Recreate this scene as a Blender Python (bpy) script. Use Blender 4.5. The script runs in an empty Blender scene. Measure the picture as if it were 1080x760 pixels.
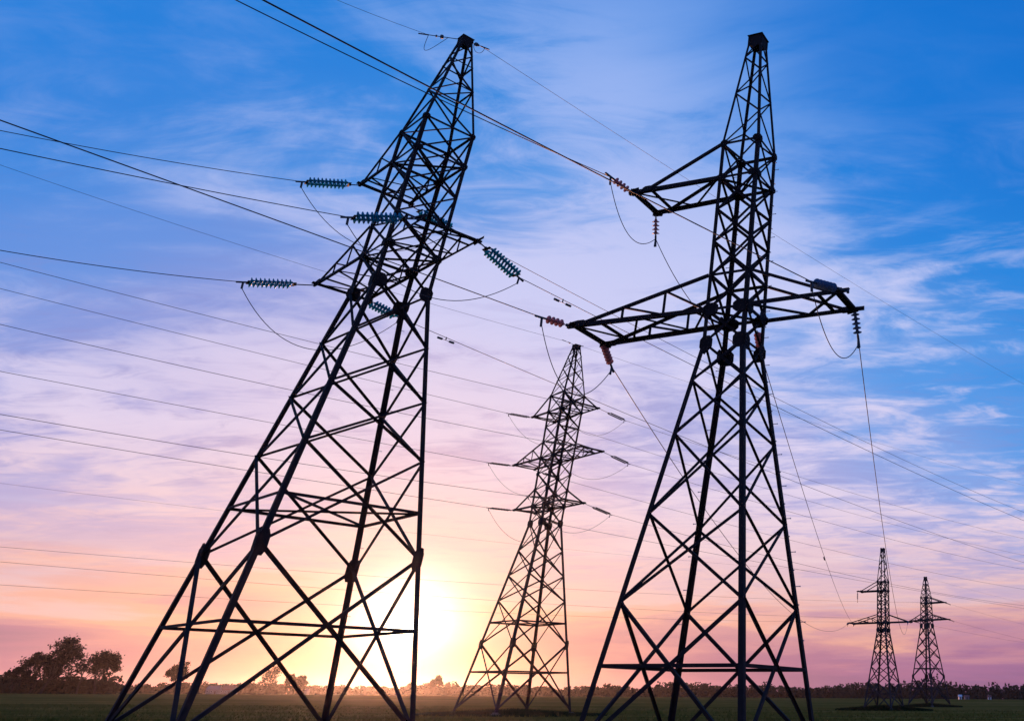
import bpy, bmesh, math, random
from mathutils import Vector, Matrix
random.seed(7)
PI = math.pi
scene = bpy.context.scene
COL = scene.collection

def lin(h):
    h = h.lstrip('#')
    v = [int(h[i:i+2], 16)/255 for i in (0, 2, 4)]
    return tuple((c/12.92 if c <= .04045 else ((c+.055)/1.055)**2.4) for c in v) + (1,)

# ------------------------------------------------------------------ camera
EYE = Vector((0, 0, 1.6))
FPX, PX, PY = 898.825, 903.93, 231.193          # focal length and principal point for a 1080x760 frame
RIGHT = Vector((0.999977, -0.003328, 0.005936)); UP = Vector((-0.006805, -0.488977, 0.87227)); FWD = Vector((0, 0.87229, 0.488988))
cam = bpy.data.cameras.new('camera'); camo = bpy.data.objects.new('camera', cam); COL.objects.link(camo)
m = Matrix((RIGHT, UP, -FWD)).transposed().to_4x4(); m.translation = EYE
camo.matrix_world = m
cam.sensor_fit = 'HORIZONTAL'; cam.sensor_width = 36; cam.lens = FPX/1080*36
cam.shift_x = -(PX-540)/1080; cam.shift_y = -(380-PY)/1080
cam.clip_start = .1; cam.clip_end = 20000
scene.camera = camo

# ------------------------------------------------------------------ sun + sky
SUN = Vector((-0.43, 0.9008, 0.055252)).normalized()
SUN_EL = math.asin(SUN.z); SUN_AZ = math.atan2(SUN.x, SUN.y)
sl = bpy.data.lights.new('sun', 'SUN'); sl.energy = 2.4; sl.angle = math.radians(.5); sl.color = (1, .40, .20)
so = bpy.data.objects.new('sun', sl); COL.objects.link(so); so.rotation_euler = (-SUN).to_track_quat('-Z', 'Y').to_euler()
world = bpy.data.worlds.new('World'); scene.world = world; world.use_nodes = True
scene.view_settings.view_transform = 'Standard'; scene.view_settings.look = 'None'
scene.view_settings.exposure = 0; scene.view_settings.gamma = 1; scene.view_settings.use_curve_mapping = False

def build_world():
    nt = world.node_tree; N = nt.nodes; L = nt.links; N.clear()
    def val(x):
        n = N.new('ShaderNodeValue'); n.outputs[0].default_value = x; return n.outputs[0]
    def M(op, a, b=None, c=None, clamp=False):
        n = N.new('ShaderNodeMath'); n.operation = op; n.use_clamp = clamp
        for i, x in enumerate((a, b, c)):
            if x is None: continue
            if isinstance(x, (int, float)): n.inputs[i].default_value = x
            else: L.new(x, n.inputs[i])
        return n.outputs[0]
    def VM(op, a, b):
        n = N.new('ShaderNodeVectorMath'); n.operation = op
        for i, x in enumerate((a, b)):
            if isinstance(x, tuple): n.inputs[i].default_value = x
            else: L.new(x, n.inputs[i])
        return n
    def ramp(f, stops, interp='EASE'):
        n = N.new('ShaderNodeValToRGB'); cr = n.color_ramp; cr.interpolation = interp
        while len(cr.elements) < len(stops): cr.elements.new(.5)
        for e, (p, c) in zip(cr.elements, stops): e.position = p; e.color = lin(c) if isinstance(c, str) else c
        L.new(f, n.inputs[0]); return n.outputs[0]
    def mix(f, a, b, mode='MIX'):
        n = N.new('ShaderNodeMix'); n.data_type = 'RGBA'; n.blend_type = mode
        for s, x in ((n.inputs[0], f), (n.inputs[6], a), (n.inputs[7], b)):
            if isinstance(x, (int, float)): s.default_value = x
            elif isinstance(x, tuple): s.default_value = x
            else: L.new(x, s)
        return n.outputs[2]
    def smooth(x, a, b):
        n = N.new('ShaderNodeMapRange'); n.interpolation_type = 'SMOOTHSTEP'
        L.new(x, n.inputs[0]); n.inputs[1].default_value = a; n.inputs[2].default_value = b
        return n.outputs[0]
    tc = N.new('ShaderNodeTexCoord'); D = tc.outputs['Generated']
    D = VM('NORMALIZE', D, (0, 0, 0)).outputs[0]
    sep = N.new('ShaderNodeSeparateXYZ'); L.new(D, sep.inputs[0]); x, y, z = sep.outputs
    deg = 180/PI
    el = M('MULTIPLY', M('ARCSINE', z), deg)
    sd = M('MULTIPLY', M('ARCCOSINE', M('MINIMUM', VM('DOT_PRODUCT', D, tuple(SUN)).outputs['Value'], .999999)), deg)
    zz = M('ADD', M('MAXIMUM', z, 0.0), .09)
    comb = N.new('ShaderNodeCombineXYZ'); L.new(M('DIVIDE', x, zz), comb.inputs[0]); L.new(M('DIVIDE', y, zz), comb.inputs[1])
    def clouds(rot, scl, loc, det, rough, dist, ns):
        mp = N.new('ShaderNodeMapping'); L.new(comb.outputs[0], mp.inputs[0])
        mp.inputs['Rotation'].default_value = (0, 0, math.radians(rot)); mp.inputs['Scale'].default_value = scl; mp.inputs['Location'].default_value = loc
        n = N.new('ShaderNodeTexNoise'); L.new(mp.outputs[0], n.inputs['Vector'])
        n.inputs['Scale'].default_value = ns; n.inputs['Detail'].default_value = det; n.inputs['Roughness'].default_value = rough; n.inputs['Distortion'].default_value = dist
        return n.outputs[0]
    big = clouds(20, (1, 1.2, 1), (5.2, 2.9, 0), 4, .5, .6, .62)
    wisp = clouds(62, (1, 1.7, 1), (8.3, 4.2, 0), 10, .58, .9, 1.35)
    fine = clouds(48, (1, 2.4, 1), (1.3, 9.2, 0), 11, .66, 1.3, 3.4)
    # bands low over the horizon, laid out by elevation and azimuth
    az = M('ARCTAN2', x, y)
    cb = N.new('ShaderNodeCombineXYZ'); L.new(M('MULTIPLY', az, 2.2), cb.inputs[0]); L.new(M('MULTIPLY', el, .34), cb.inputs[1])
    nb = N.new('ShaderNodeTexNoise'); L.new(cb.outputs[0], nb.inputs['Vector']); nb.inputs['Scale'].default_value = 1.5; nb.inputs['Detail'].default_value = 7; nb.inputs['Roughness'].default_value = .55; nb.inputs['Distortion'].default_value = .25
    band = nb.outputs[0]
    p = M('ADD', M('MULTIPLY', el, .5/44), M('MULTIPLY', sd, .5/55))
    p = M('ADD', p, M('MULTIPLY', M('SUBTRACT', big, .5), -.34))
    veil = M('POWER', 2.718, M('MULTIPLY', M('POWER', M('DIVIDE', M('ABSOLUTE', M('SUBTRACT', az, -.26)), .36), 2), -1))
    p = M('SUBTRACT', p, M('MULTIPLY', veil, .07))
    base = ramp(p, [(0.0, '#deb6cc'), (.12, '#d0b8d8'), (.22, '#bcb0de'), (.34, '#a0a6e0'), (.45, '#7ba2e8'), (.55, '#4c95e6'), (.66, '#1a87e0'), (.80, '#0078d4'), (1.0, '#0068c4')])
    cl = ramp(el, [(0.0, '#e0a0a8'), (.14, '#e9c8d4'), (.30, '#ddd2f0'), (.5, '#c8ccf6'), (.8, '#98b4f2'), (1.0, '#7ba4ee')])
    eln = M('DIVIDE', el, 45.0)
    L.new(eln, cl.node.inputs[0])
    wm = M('ADD', M('MULTIPLY', wisp, .62), M('MULTIPLY', fine, .38))
    wm = M('ADD', M('ADD', wm, M('MULTIPLY', M('SUBTRACT', big, .5), .55)), M('MULTIPLY', M('SUBTRACT', veil, .38), .17))
    f = smooth(wm, .40, .60)
    fade = smooth(p, .95, .55)
    clear = None
    for (cx, cy, rad, amt) in ((10, 20, 19.0, .85), (1000, 50, 14.0, .85)):
        cdir = (RIGHT*((cx-PX)/FPX) - UP*((cy-PY)/FPX) + FWD).normalized()
        a_ = M('MULTIPLY', M('ARCCOSINE', M('MINIMUM', VM('DOT_PRODUCT', D, tuple(cdir)).outputs['Value'], .999999)), deg)
        a_ = M('ADD', a_, M('MULTIPLY', M('SUBTRACT', wisp, .5), 26.0))
        g_ = M('SUBTRACT', 1.0, M('MULTIPLY', smooth(a_, rad*1.5, rad*.25), amt))
        clear = g_ if clear is None else M('MULTIPLY', clear, g_)
    base = mix(M('MULTIPLY', M('SUBTRACT', 1.0, clear), .62), base, lin('#0072d6'))
    f = M('MULTIPLY', f, M('ADD', M('MULTIPLY', fade, .66), .30))
    f = M('MULTIPLY', f, clear)
    base = mix(f, base, cl)
    # darker lavender streaks
    dk = M('MULTIPLY', smooth(fine, .52, .30), M('MULTIPLY', smooth(el, 30, 10), .30))
    base = mix(dk, base, lin('#8a86c4'))
    # pink belt near the horizon, purple at its foot
    low = ramp(M('DIVIDE', M('ADD', el, M('MULTIPLY', M('SUBTRACT', band, .5), 13.0)), 15.0), [(0.0, '#82568e'), (.10, '#985f94'), (.20, '#ba7b98'), (.29, '#e2a098'), (.37, '#dfb2b8'), (.48, '#c9a2be'), (.62, '#e8ccd8'), (.78, '#d2b6d4'), (1.0, '#cabee6')])
    base = mix(M('MULTIPLY', smooth(el, 11, 2), .95), base, low)
    # sunlight in the low air: the aureole round the sun
    az_d = M('ABSOLUTE', M('SUBTRACT', az, SUN_AZ))
    wide = M('MULTIPLY', M('POWER', 2.718, M('MULTIPLY', M('POWER', M('DIVIDE', sd, 9.0), 1.5), -1)), .5)
    base = mix(wide, base, lin('#ffae90'))
    mid = M('POWER', 2.718, M('MULTIPLY', M('POWER', M('DIVIDE', M('ADD', sd, M('MULTIPLY', M('SUBTRACT', band, .5), 5.0)), 3.8), 2.0), -1))
    lowmid = M('ADD', M('MULTIPLY', smooth(el, .5, 4.0), .85), .15)
    base = mix(M('MULTIPLY', M('MULTIPLY', mid, .78), lowmid), base, lin('#ffeee4'))
    def scale(col, s):
        n = N.new('ShaderNodeVectorMath'); n.operation = 'SCALE'; n.inputs[0].default_value = col; L.new(s, n.inputs[3]); return n.outputs[0]
    def add(a, b):
        return VM('ADD', a, b).outputs[0]
    lowlift = M('ADD', M('MULTIPLY', smooth(el, .3, 3.4), .8), .2)
    core = M('MULTIPLY', M('POWER', 2.718, M('MULTIPLY', M('POWER', M('DIVIDE', sd, 2.0), 2), -1)), 1.6)
    base = add(base, scale((1, .84, .74), M('MULTIPLY', core, lowlift)))
    disc = M('MULTIPLY', smooth(sd, 1.0, .5), 6.0)
    base = add(base, scale((1, .85, .6), disc))
    # below the horizon (hidden by the ground)
    base = mix(smooth(el, -.2, -2), base, lin('#4a3a44'))
    sky = N.new('ShaderNodeTexSky'); sky.sky_type = 'NISHITA'; sky.sun_disc = False; sky.sun_elevation = SUN_EL; sky.sun_rotation = SUN_AZ
    b1 = N.new('ShaderNodeBackground'); L.new(base, b1.inputs[0]); b1.inputs[1].default_value = .97
    b2 = N.new('ShaderNodeBackground'); L.new(sky.outputs[0], b2.inputs[0]); b2.inputs[1].default_value = .015
    ad = N.new('ShaderNodeAddShader'); L.new(b1.outputs[0], ad.inputs[0]); L.new(b2.outputs[0], ad.inputs[1])
    o = N.new('ShaderNodeOutputWorld'); L.new(ad.outputs[0], o.inputs[0])
build_world()

# ------------------------------------------------------------------ helpers
def px_dir(px, py):
    return RIGHT*((px-PX)/FPX) - UP*((py-PY)/FPX) + FWD
def at(px, Y, z=0.0):
    """world point on the forward distance Y seen in image column px near the horizon"""
    d = px_dir(px, 732); k = Y/d.y
    return Vector((EYE.x+d.x*k, Y, z))

def gz(x, y):
    d = math.hypot(x, y)
    t = min(1, max(0, (d-235)/200)); return .95*t*t*(3-2*t) + (0.03*math.sin(x*.021+1)*math.sin(y*.017) if d > 60 else 0)*min(1, d/200)

class MB:
    def __init__(s): s.v = []; s.f = []
    def bar(s, p0, p1, w, n, t=None, off=0.0, l=True):
        """steel angle from p0 to p1: one flange faces n, the other points inwards"""
        p0 = Vector(p0); p1 = Vector(p1); d = (p1-p0)
        if d.length < 1e-5: return
        d.normalize(); n = Vector(n); n = (n-d*n.dot(d))
        if n.length < 1e-4: n = d.orthogonal()
        n.normalize(); u = d.cross(n); t = t or max(.012, w*.13)
        if l: prof = [(-w/2, 0), (w/2, 0), (w/2, -t), (-w/2+t, -t), (-w/2+t, -w*.8), (-w/2, -w*.8)]
        else: prof = [(-w/2, t/2), (w/2, t/2), (w/2, -t/2), (-w/2, -t/2)]
        k = len(prof); b = len(s.v)
        for P in (p0, p1):
            for a, c in prof: s.v.append(P+u*a+n*(c+off))
        for i in range(k):
            j = (i+1) % k; s.f.append((b+i, b+j, b+k+j, b+k+i))
        s.f.append(tuple(b+i for i in reversed(range(k)))); s.f.append(tuple(b+k+i for i in range(k)))
    def corner(s, p0, p1, w, sx, sy, t=None):
        """leg angle whose spine is the outward corner"""
        p0 = Vector(p0); p1 = Vector(p1); d = (p1-p0).normalized(); t = t or w*.14
        a = Vector((-sx, 0, 0)); a = (a-d*a.dot(d)).normalized(); c = Vector((0, -sy, 0)); c = (c-d*c.dot(d)).normalized()
        prof = [(0, 0), (w, 0), (w, t), (t, t), (t, w), (0, w)]
        b = len(s.v); k = 6
        for P in (p0, p1):
            for q, r in prof: s.v.append(P+a*q+c*r)
        for i in range(k):
            j = (i+1) % k; s.f.append((b+i, b+j, b+k+j, b+k+i))
        s.f.append(tuple(b+i for i in range(k))); s.f.append(tuple(b+k+i for i in range(k)))
    def tube(s, pts, r, n=6, r2=None, cap=True):
        pts = [Vector(p) for p in pts]; b = len(s.v); m_ = len(pts)
        up = None
        for i, P in enumerate(pts):
            d = (pts[min(i+1, m_-1)]-pts[max(i-1, 0)]).normalized()
            if up is None: up = d.orthogonal().normalized()
            up = (up-d*up.dot(d)).normalized(); v = d.cross(up)
            rr = r if r2 is None else r+(r2-r)*i/(m_-1)
            for k in range(n):
                a = 2*PI*k/n; s.v.append(P+up*math.cos(a)*rr+v*math.sin(a)*rr)
        for i in range(m_-1):
            for k in range(n):
                j = (k+1) % n; s.f.append((b+i*n+k, b+i*n+j, b+(i+1)*n+j, b+(i+1)*n+k))
        if cap:
            s.f.append(tuple(b+k for k in reversed(range(n)))); s.f.append(tuple(b+(m_-1)*n+k for k in range(n)))
    def plate(s, c, n, u, outline, t=.016, off=0):
        """flat plate round c with normal n; outline in (u, v)"""
        n = Vector(n).normalized(); u = Vector(u); u = (u-n*u.dot(n)).normalized(); v = n.cross(u); c = Vector(c)
        b = len(s.v); k = len(outline)
        for h in (off, off+t):
            for a, q in outline: s.v.append(c+u*a+v*q+n*h)
        for i in range(k):
            j = (i+1) % k; s.f.append((b+i, b+j, b+k+j, b+k+i))
        s.f.append(tuple(b+i for i in reversed(range(k)))); s.f.append(tuple(b+k+i for i in range(k)))
    def box(s, c, sx, sy, sz, rz=0):
        b = len(s.v); R = Matrix.Rotation(rz, 3, 'Z')
        for dz in (-1, 1):
            for dx, dy in ((-1, -1), (1, -1), (1, 1), (-1, 1)):
                s.v.append(Vector(c)+R @ Vector((dx*sx/2, dy*sy/2, dz*sz/2)))
        for q in ((3, 2, 1, 0), (4, 5, 6, 7), (0, 1, 5, 4), (1, 2, 6, 5), (2, 3, 7, 6), (3, 0, 4, 7)): s.f.append(tuple(b+i for i in q))
    def lathe(s, prof, n=16, c=(0, 0, 0)):
        b = len(s.v); k = len(prof)
        for r, z in prof:
            for i in range(n):
                a = 2*PI*i/n; s.v.append(Vector(c)+Vector((r*math.cos(a), r*math.sin(a), z)))
        for j in range(k-1):
            for i in range(n):
                q = (i+1) % n; s.f.append((b+j*n+i, b+j*n+q, b+(j+1)*n+q, b+(j+1)*n+i))
        s.f.append(tuple(b+i for i in reversed(range(n)))); s.f.append(tuple(b+(k-1)*n+i for i in range(n)))
    def build(s, name, mat, parent=None, smooth=False):
        me = bpy.data.meshes.new(name); me.from_pydata([tuple(v) for v in s.v], [], s.f); me.materials.append(mat); me.update()
        if smooth:
            for p in me.polygons: p.use_smooth = True
        o = bpy.data.objects.new(name, me); COL.objects.link(o)
        if parent: o.parent = parent
        return o

def tag(o, label=None, cat=None, group=None, kind=None):
    if label: o['label'] = label
    if cat: o['category'] = cat
    if group: o['group'] = group
    if kind: o['kind'] = kind
    return o
def empty(name, loc, rz=0):
    o = bpy.data.objects.new(name, None); COL.objects.link(o); o.location = loc; o.rotation_euler = (0, 0, rz); o.empty_display_size = .3
    return o

# ------------------------------------------------------------------ materials
def mat(name, col, rough=.6, metal=0.0, var=None, scale=5.0, bump=0.0, spec=.5, trans=0.0, detail=6):
    m_ = bpy.data.materials.new(name); m_.use_nodes = True; nt = m_.node_tree; b = nt.nodes['Principled BSDF']
    b.inputs['Base Color'].default_value = (*col, 1); b.inputs['Roughness'].default_value = rough; b.inputs['Metallic'].default_value = metal
    b.inputs['Specular IOR Level'].default_value = spec; b.inputs['Transmission Weight'].default_value = trans
    if var:
        tc = nt.nodes.new('ShaderNodeTexCoord'); n = nt.nodes.new('ShaderNodeTexNoise'); n.inputs['Scale'].default_value = scale; n.inputs['Detail'].default_value = detail
        r = nt.nodes.new('ShaderNodeValToRGB'); r.color_ramp.elements[0].position = .35; r.color_ramp.elements[1].position = .68
        r.color_ramp.elements[0].color = (*col, 1); r.color_ramp.elements[1].color = (*var, 1)
        nt.links.new(tc.outputs['Object'], n.inputs['Vector']); nt.links.new(n.outputs[0], r.inputs[0]); nt.links.new(r.outputs[0], b.inputs['Base Color'])
        if bump:
            bp = nt.nodes.new('ShaderNodeBump'); bp.inputs['Strength'].default_value = bump; nt.links.new(n.outputs[0], bp.inputs['Height']); nt.links.new(bp.outputs[0], b.inputs['Normal'])
    return m_
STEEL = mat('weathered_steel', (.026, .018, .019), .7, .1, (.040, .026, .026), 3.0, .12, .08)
STEEL_D = mat('old_steel', (.03, .026, .03), .7, .2, (.055, .04, .036), 2.0, .1, .3)
HARD = mat('galvanised_fittings', (.05, .052, .06), .5, .6, (.09, .085, .085), 9.0)
BOLT = mat('zinc_bolts', (.55, .56, .6), .4, .6, (.4, .4, .42), 20.0)
WIRE = mat('aluminium_conductor', (.03, .034, .045), .55, .4, (.05, .052, .06), 1.2)
CONC = mat('footing_concrete', (.09, .085, .075), .95, 0, (.13, .12, .10), 4.0, .3)
def glassmat(name, col, tcol):
    m_ = bpy.data.materials.new(name); m_.use_nodes = True; nt = m_.node_tree; N = nt.nodes; b = N['Principled BSDF']
    b.inputs['Base Color'].default_value = (*col, 1); b.inputs['Roughness'].default_value = .18
    n = N.new('ShaderNodeTexNoise'); n.inputs['Scale'].default_value = 30; r = N.new('ShaderNodeValToRGB')
    r.color_ramp.elements[0].color = (*[c*.7 for c in tcol], 1); r.color_ramp.elements[1].color = (*tcol, 1)
    t = N.new('ShaderNodeBsdfTranslucent'); nt.links.new(n.outputs[0], r.inputs[0]); nt.links.new(r.outputs[0], t.inputs[0])
    mx = N.new('ShaderNodeMixShader'); mx.inputs[0].default_value = .75
    nt.links.new(b.outputs[0], mx.inputs[1]); nt.links.new(t.outputs[0], mx.inputs[2]); nt.links.new(mx.outputs[0], N['Material Output'].inputs[0])
    return m_
TEAL = glassmat('teal_glass', (.02, .22, .30), (.04, .75, .85))
ROSE = glassmat('rose_glazed_glass', (.30, .18, .2), (.75, .5, .52))
PALE = glassmat('pale_glass', (.05, .09, .14), (.35, .5, .68))

# ------------------------------------------------------------------ ground
def ground():
    rings = [0, 5, 10, 18, 26, 34, 42, 52, 64, 80, 100, 125, 150, 180, 210, 235, 260, 285, 310, 335, 360, 385, 410, 440, 520, 700, 1000, 1500, 2200, 2900]
    n = 96; v = [(0, 0, 0)]; f = []
    for r in rings[1:]:
        for k in range(n):
            a = 2*PI*k/n; x, y = r*math.cos(a), r*math.sin(a); v.append((x, y, gz(x, y)))
    for k in range(n): f.append((0, 1+k, 1+(k+1) % n))
    for i in range(len(rings)-2):
        for k in range(n):
            j = (k+1) % n; a = 1+i*n; b = a+n; f.append((a+k, b+k, b+j, a+j))
    me = bpy.data.meshes.new('field'); me.from_pydata(v, [], f); me.update()
    for p in me.polygons: p.use_smooth = True
    m_ = bpy.data.materials.new('crop_field'); m_.use_nodes = True; nt = m_.node_tree; N = nt.nodes; L = nt.links; b = N['Principled BSDF']
    b.inputs['Roughness'].default_value = .95; b.inputs['Specular IOR Level'].default_value = 0
    tc = N.new('ShaderNodeTexCoord')
    def noise(scl, ns, det, rot=0):
        mp = N.new('ShaderNodeMapping'); mp.inputs['Scale'].default_value = scl; mp.inputs['Rotation'].default_value = (0, 0, rot); L.new(tc.outputs['Object'], mp.inputs[0])
        n_ = N.new('ShaderNodeTexNoise'); L.new(mp.outputs[0], n_.inputs['Vector']); n_.inputs['Scale'].default_value = ns; n_.inputs['Detail'].default_value = det; n_.inputs['Roughness'].default_value = .6; return n_.outputs[0]
    def ramp(f_, s):
        r = N.new('ShaderNodeValToRGB'); 
        while len(r.color_ramp.elements) < len(s): r.color_ramp.elements.new(.5)
        for e, (p, c) in zip(r.color_ramp.elements, s): e.position = p; e.color = (*c, 1)
        L.new(f_, r.inputs[0]); return r.outputs[0]
    big = ramp(noise((.012, .05, 1), 1, 5), [(.36, (.17, .115, .020)), (.5, (.225, .140, .030)), (.62, (.27, .155, .042))])
    rows = noise((.012, 1.1, 1), .35, 4, .10)
    patch = noise((.25, .25, 1), 1, 8)
    mx = N.new('ShaderNodeMix'); mx.data_type = 'RGBA'; mx.blend_type = 'MULTIPLY'; mx.inputs[0].default_value = .8
    L.new(big, mx.inputs[6]); L.new(ramp(rows, [(.38, (.55, .55, .55)), (.6, (1.15, 1.12, 1.0))]), mx.inputs[7])
    m2 = N.new('ShaderNodeMix'); m2.data_type = 'RGBA'; m2.blend_type = 'MULTIPLY'; m2.inputs[0].default_value = .7
    L.new(mx.outputs[2], m2.inputs[6]); L.new(ramp(patch, [(.3, (.5, .55, .5)), (.7, (1.2, 1.15, 1.1))]), m2.inputs[7])
    L.new(m2.outputs[2], b.inputs['Base Color'])
    bp = N.new('ShaderNodeBump'); bp.inputs['Strength'].default_value = .6; bp.inputs['Distance'].default_value = .15; L.new(patch, bp.inputs['Height']); L.new(bp.outputs[0], b.inputs['Normal'])
    me.materials.append(m_); o = bpy.data.objects.new('field', me); COL.objects.link(o); tag(o, kind='structure')
ground()

# ------------------------------------------------------------------ pylons
S4 = [(-1, -1), (1, -1), (-1, 1), (1, 1)]
FACES = [(0, 1, (0, -1, 0)), (1, 3, (1, 0, 0)), (3, 2, (0, 1, 0)), (2, 0, (-1, 0, 0))]
OCT = lambda w, h: [(-w*.5, -h*.25), (-w*.25, -h*.5), (w*.25, -h*.5), (w*.5, -h*.25), (w*.5, h*.25), (w*.25, h*.5), (-w*.25, h*.5), (-w*.5, h*.25)]

def pylon(name, spec, label, group, steel):
    X, Y, TH = spec['pos']; root = empty(name, (X, Y, 0), TH); tag(root, label, 'pylon', group)
    zs, ws = spec['prof']; LW = spec['leg']; BW = spec['brace']; low = spec['low']; up = spec['up']; pk = spec['peak']
    def hw(z):
        for i in range(len(zs)-1):
            if z <= zs[i+1]: return ws[i]+(ws[i+1]-ws[i])*(z-zs[i])/(zs[i+1]-zs[i])
        return ws[-1]
    C = lambda i, z, e=0.0: Vector((S4[i][0]*(hw(z)-e), S4[i][1]*(hw(z)-e), z))
    knee, top, pbase = zs[1], zs[-1], zs[-2]
    # legs, footings and climbing pegs
    for i, (sx, sy) in enumerate(S4):
        g = MB(); cuts = [.12]+zs[1:]
        for a, b in zip(cuts[:-1], cuts[1:]):
            lw = LW if a < knee-.1 else LW*.88 if a < pbase-.1 else LW*.6
            g.corner(C(i, a), C(i, b), lw, sx, sy)
        leg = g.build('leg', steel, root)
        g = MB(); q = C(i, 0, .05); g.box((q.x, q.y, .05), .6, .6, .3); g.box((q.x, q.y, .24), .36, .36, .1); g.build('footing', CONC, root)
        if i in spec.get('pegs', ()):
            z = 3.0; n_ = 0
            while z < pbase and n_ < 36:
                P = C(i, z); d = Vector((sx, 0, 0)) if n_ % 2 else Vector((0, sy, 0))
                g = MB(); s_ = Vector((-.05*sx, 0, 0)) if n_ % 2 == 0 else Vector((0, -.05*sy, 0))
                g.tube([P+s_, P+s_+d*.15], .011, 5); g.tube([P+s_+d*.15, P+s_+d*.165], .02, 6); g.build('climbing_peg', BOLT, leg)
                z += spec.get('pegstep', .42); n_ += 1
    # bracing of each face
    for fi, (a, b, n) in enumerate(FACES):
        g = MB(); n = Vector(n); bw = BW*(.8 if fi in (1, 3) and spec.get('thinside') else 1.4 if fi in (0, 2) and spec.get('widefront') else 1)
        def xpan(z0, z1, w):
            g.bar(C(a, z0, LW*.3), C(b, z1, LW*.3), w, n, off=-.004)
            g.bar(C(b, z0, LW*.3), C(a, z1, LW*.3), w, -n, off=-.004)
        for k, (z0, z1) in enumerate(zip(low[:-1], low[1:])): xpan(z0, z1, bw*(spec.get('foot', 1.3) if k == 0 else 1))
        xpan(knee, up[0], bw*.9)
        for z0, z1 in zip(up[:-1], up[1:]): xpan(z0, z1, bw*spec.get('upw', .85))
        xpan(up[-1], pbase, bw*.85)
        for z in spec['rings']: g.bar(C(a, z, LW*.2), C(b, z, LW*.2), BW*1.1, n, off=.012)
        # zigzag of the peak
        sw = fi % 2
        for k, (z0, z1) in enumerate(zip(pk[:-1], pk[1:])):
            p, q = (a, b) if (k+sw) % 2 == 0 else (b, a)
            g.bar(C(p, z0, .01), C(q, z1, .01), bw*.72, n, off=-.003)
            if spec.get('peakx'): g.bar(C(q, z0, .01), C(p, z1, .01), bw*.6, -n, off=-.003)
        for z in spec.get('peakrings', ()): g.bar(C(a, z), C(b, z), bw*.6, n, off=.01)
        # belt at the crossing of the lowest panel
        z0, z1 = low[0], low[1]; wa, wb = hw(z0), hw(z1); zb = z1-(z1-z0)*wb/(wa+wb)
        g.bar(C(a, zb, .02), C(b, zb, .02), BW*1.05, n, off=.014)
        g.build('face_bracing', steel, root)
        # gusset plates
        for z, sz, hh in spec['plates']:
            for c_, sgn in ((a, 1), (b, -1)):
                P = C(c_, z); mid = (C(a, z)+C(b, z))/2; u = (mid-P).normalized(); q = MB()
                ww = min(sz, hw(z)*.9)
                q.plate(P+u*(ww*.36), n, u, OCT(ww, hh), .014, .010+.002*(c_ % 2)+.001*fi)
                for bx in (-.3, 0, .3):
                    for bz in (-.32, -.1, .12, .34):
                        cc = P+u*(ww*.36+bx*ww*.8)+Vector((0, 0, bz*hh)); q.tube([cc+n*.02, cc+n*.045], .017, 6)
                q.build('gusset_plate', steel, root)
    # plan bracing
    for z in spec['planx']:
        g = MB()
        g.bar(C(0, z, .05), C(3, z, .05), BW*.9, (0, 0, 1), off=.0); g.bar(C(1, z, .05), C(2, z, .05), BW*.9, (0, 0, -1), off=.0)
        g.build('plan_bracing', steel, root)
    # cross arms
    for arm in spec['arms']:
        sx, L_, zb, zu, ext, dy, frac, nv = arm['s'], arm['L'], arm['z'], arm['zu'], arm.get('ext', .15), arm.get('dy', 0), arm.get('frac', .93), arm['n']
        h = hw(zb); g = MB(); x0 = sx*h; x1 = sx*(h+L_); y1 = h+dy
        cw = arm.get('w', BW*1.25); hu = hw(zu)
        for sy in (-1, 1):
            B0 = Vector((x0, sy*h, zb)); B1 = Vector((x1+sx*ext, sy*y1, zb)); out = Vector((0, sy, 0))
            g.bar(B0, B1, cw*1.1, out, off=.02)
            U0 = Vector((sx*hu, sy*hu, zu)); U1 = Vector((x0+(x1-x0)*frac, sy*(h+dy*frac), zb+.03)); g.bar(U0, U1, cw*.8, out, off=.022)
            prev = B0
            for k in range(1, nv+1):
                t = k/(nv+1); pb = B0.lerp(Vector((x1, sy*y1, zb)), t*frac); pu = U0.lerp(U1, t)
                g.bar(pb, pu, cw*.75, out, off=.004)
                g.bar(pu, prev if k % 2 else prev, cw*.62, -out, off=.004); prev = pb
            # tip plates
            g.plate(Vector((x1, sy*y1, zb)), out, (1, 0, 0), [(-.32, -.09), (.1, -.09), (.16, 0), (.1, .09), (-.25, .14)] if sx > 0 else [(.32, -.09), (-.1, -.09), (-.16, 0), (-.1, .09), (.25, .14)][::-1], .016, .03)
            g.plate(U1, out, (1, 0, 0), OCT(.4, .22), .016, .03)
        # plan zigzag between the two bottom chords
        nz = nv+2; pts = []
        for k in range(nz+1):
            t = k/nz; x = x0+(x1-x0)*t; yy = h+(y1-h)*t; pts.append(Vector((x, (yy if k % 2 else -yy), zb)))
        for p, q in zip(pts[:-1], pts[1:]): g.bar(p, q, cw*.6, (0, 0, -1), off=.012)
        x9 = x0+(x1-x0)*.78; y9 = h+dy*.78
        g.bar((x9, -y9, zb), (x9, y9, zb), cw*.7, (0, 0, 1), off=.02)
        ao = g.build('cross_arm', steel, root)
        g = MB(); g.bar((x1, -y1-.18, zb), (x1, y1+.18, zb), cw*.8, (0, 0, -1), off=.03); g.bar((x1-sx*.13, -y1-.18, zb), (x1-sx*.13, y1+.18, zb), cw*.6, (0, 0, 1), off=.03)
        g.build('tip_beam', steel, ao)
    # apex
    g = MB(); ht = ws[-1]
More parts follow.
